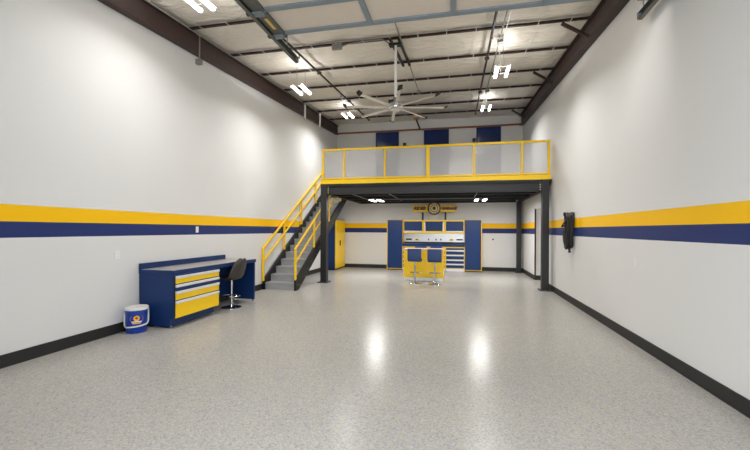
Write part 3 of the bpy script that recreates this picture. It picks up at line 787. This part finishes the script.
for s in (-1, 1):
    pts = [(s*(.42+.14*math.sin(PI*i/8)), .18+.085*i/8) for i in range(9)] + [(s*(.47+.15*math.sin(PI*i/8)), .18+.085*i/8) for i in range(8, -1, -1)]
    patch(pts, 'wreath', M['logo_orange'], .004, bk)
def strip(a0, a1, zf, h, name, mat, off):
    mb = MB(); bm = mb.bm; n = 12; R = []
    for i in range(n+1):
        a = a0+(a1-a0)*i/n; z = zf(a)
        R.append([bm.verts.new(on_pail(a, zz, o)) for zz, o in ((z, off), (z+h, off), (z+h, off-.003), (z, off-.003))])
    for A, B in zip(R, R[1:]):
        for k in range(4): bm.faces.new((A[k], A[(k+1) % 4], B[(k+1) % 4], B[k]))
    bm.faces.new(R[0]); bm.faces.new(list(reversed(R[-1])))
    mb.build(name, mat, bk)
strip(-.46, .46, lambda a: .172-.03*a*a, .02, 'banner', M['logo_white'], .006)
strip(-.36, .36, lambda a: .148, .017, 'banner', M['logo_yellow'], .006)

# ------------------------------------------------------------------ wall plates, hose
def plate(pos, side, lab):
    x, y, z = pos
    t = thing('wall_outlet', lab, 'outlet', pos)
    x0, x1 = (x, x+.006) if side < 0 else (x-.006, x)
    MB().box(x0, x1, y-.04, y+.04, z-.06, z+.06, .002).build('plate', M['plate'], t)
    for dz in (-.025, .025):
        MB().box(x0-(.002 if side > 0 else 0), x1+(.002 if side < 0 else 0), y-.018, y+.018, z+dz-.016, z+dz+.016).build('socket', M['lid'], t)
plate((XL, 4.743, 1.194), -1, 'white outlet plate on the left wall under the stripes, beside the workbench')
plate((XL, 6.54, 1.585), -1, 'white outlet plate on the navy stripe above the workbench')
plate((XR, 5.96, 1.164), 1, 'white outlet plate on the right wall below the navy stripe')

HY, HZ = 8.87, 1.60
hs = thing('coiled_hose', 'black coiled hose hanging from a bracket on the right wall stripes', 'hose', (XR, HY, 1.17))
MB().box(XR-.012, XR, HY-.07, HY+.07, 1.72, 2.0, .004).bar((XR-.01, HY, 1.93), (XR-.19, HY, 1.93), .05, .03).bar((XR-.18, HY, 1.92), (XR-.18, HY, 2.0), .05, .02).bar((XR-.01, HY, 1.76), (XR-.15, HY, 1.92), .03, .02).build('bracket', M['black'], hs)
mb = MB(); pts = []
N = 7
for i in range(N*36+1):
    k = i/36; a = 2*PI*k
    hw = .105 + .015*math.sin(3.1*k); hh = .37 + .018*math.sin(2.3*k+1)
    xx = XR-.035-.13*(k/N) + .006*math.sin(5*a)
    cy = math.copysign(abs(math.cos(a))**.8, math.cos(a)); sz = math.copysign(abs(math.sin(a))**.75, math.sin(a))
    pts.append((xx, HY+hw*cy, 1.60+hh*sz + .012*math.sin(k*1.7)))
mb.tube(pts, .021, 8)
mb.build('hose', M['black'], hs, smooth=True)
MB().tube([(XR-.10, HY-.02, 1.93), (XR-.16, HY-.05, 1.84), (XR-.24, HY-.08, 1.72), (XR-.25, HY-.06, 1.69), (XR-.2, HY-.02, 1.70), (XR-.14, HY, 1.72)], .018, 8).build('hose_end', M['black'], hs, smooth=True)
MB().tube([(XR-.09, HY+.0, 1.24), (XR-.085, HY-.005, 1.19), (XR-.08, HY+.0, 1.15)], .022, 8).rod((XR-.08, HY, 1.16), (XR-.08, HY, 1.125), .028).build('nozzle', M['black'], hs, smooth=True)

# ------------------------------------------------------------------ daylight, camera, view
wd = bpy.data.worlds.new('sky'); S.world = wd; wd.use_nodes = True
nt = wd.node_tree; bg = nt.nodes['Background']
bg.inputs['Color'].default_value = (.90, .95, 1.0, 1); bg.inputs['Strength'].default_value = 3.2

cam = bpy.data.cameras.new('camera'); co = bpy.data.objects.new('camera', cam); COL.objects.link(co)
F, YAW, Y0P, ROLL = 375.0, .2154, 229.73, -.0054
cam.sensor_fit = 'HORIZONTAL'; cam.sensor_width = 36; cam.lens = 36*F/750
cam.shift_y = (Y0P-225)/750
cam.clip_start = .05; cam.clip_end = 100
co.matrix_world = Matrix.Translation((0, 0, 1.6)) @ Matrix.Rotation(YAW, 4, 'Z') @ Matrix.Rotation(PI/2, 4, 'X') @ Matrix.Rotation(-ROLL, 4, 'Z')
S.camera = co
S.view_settings.view_transform = 'Standard'; S.view_settings.look = 'None'
S.view_settings.exposure = 0.2; S.view_settings.gamma = 1.0; S.view_settings.use_curve_mapping = False
S.cycles.max_bounces = 10; S.cycles.diffuse_bounces = 6; S.cycles.transparent_max_bounces = 12
S.cycles.sample_clamp_indirect = 6.0
S.cycles.caustics_reflective = False; S.cycles.caustics_refractive = False
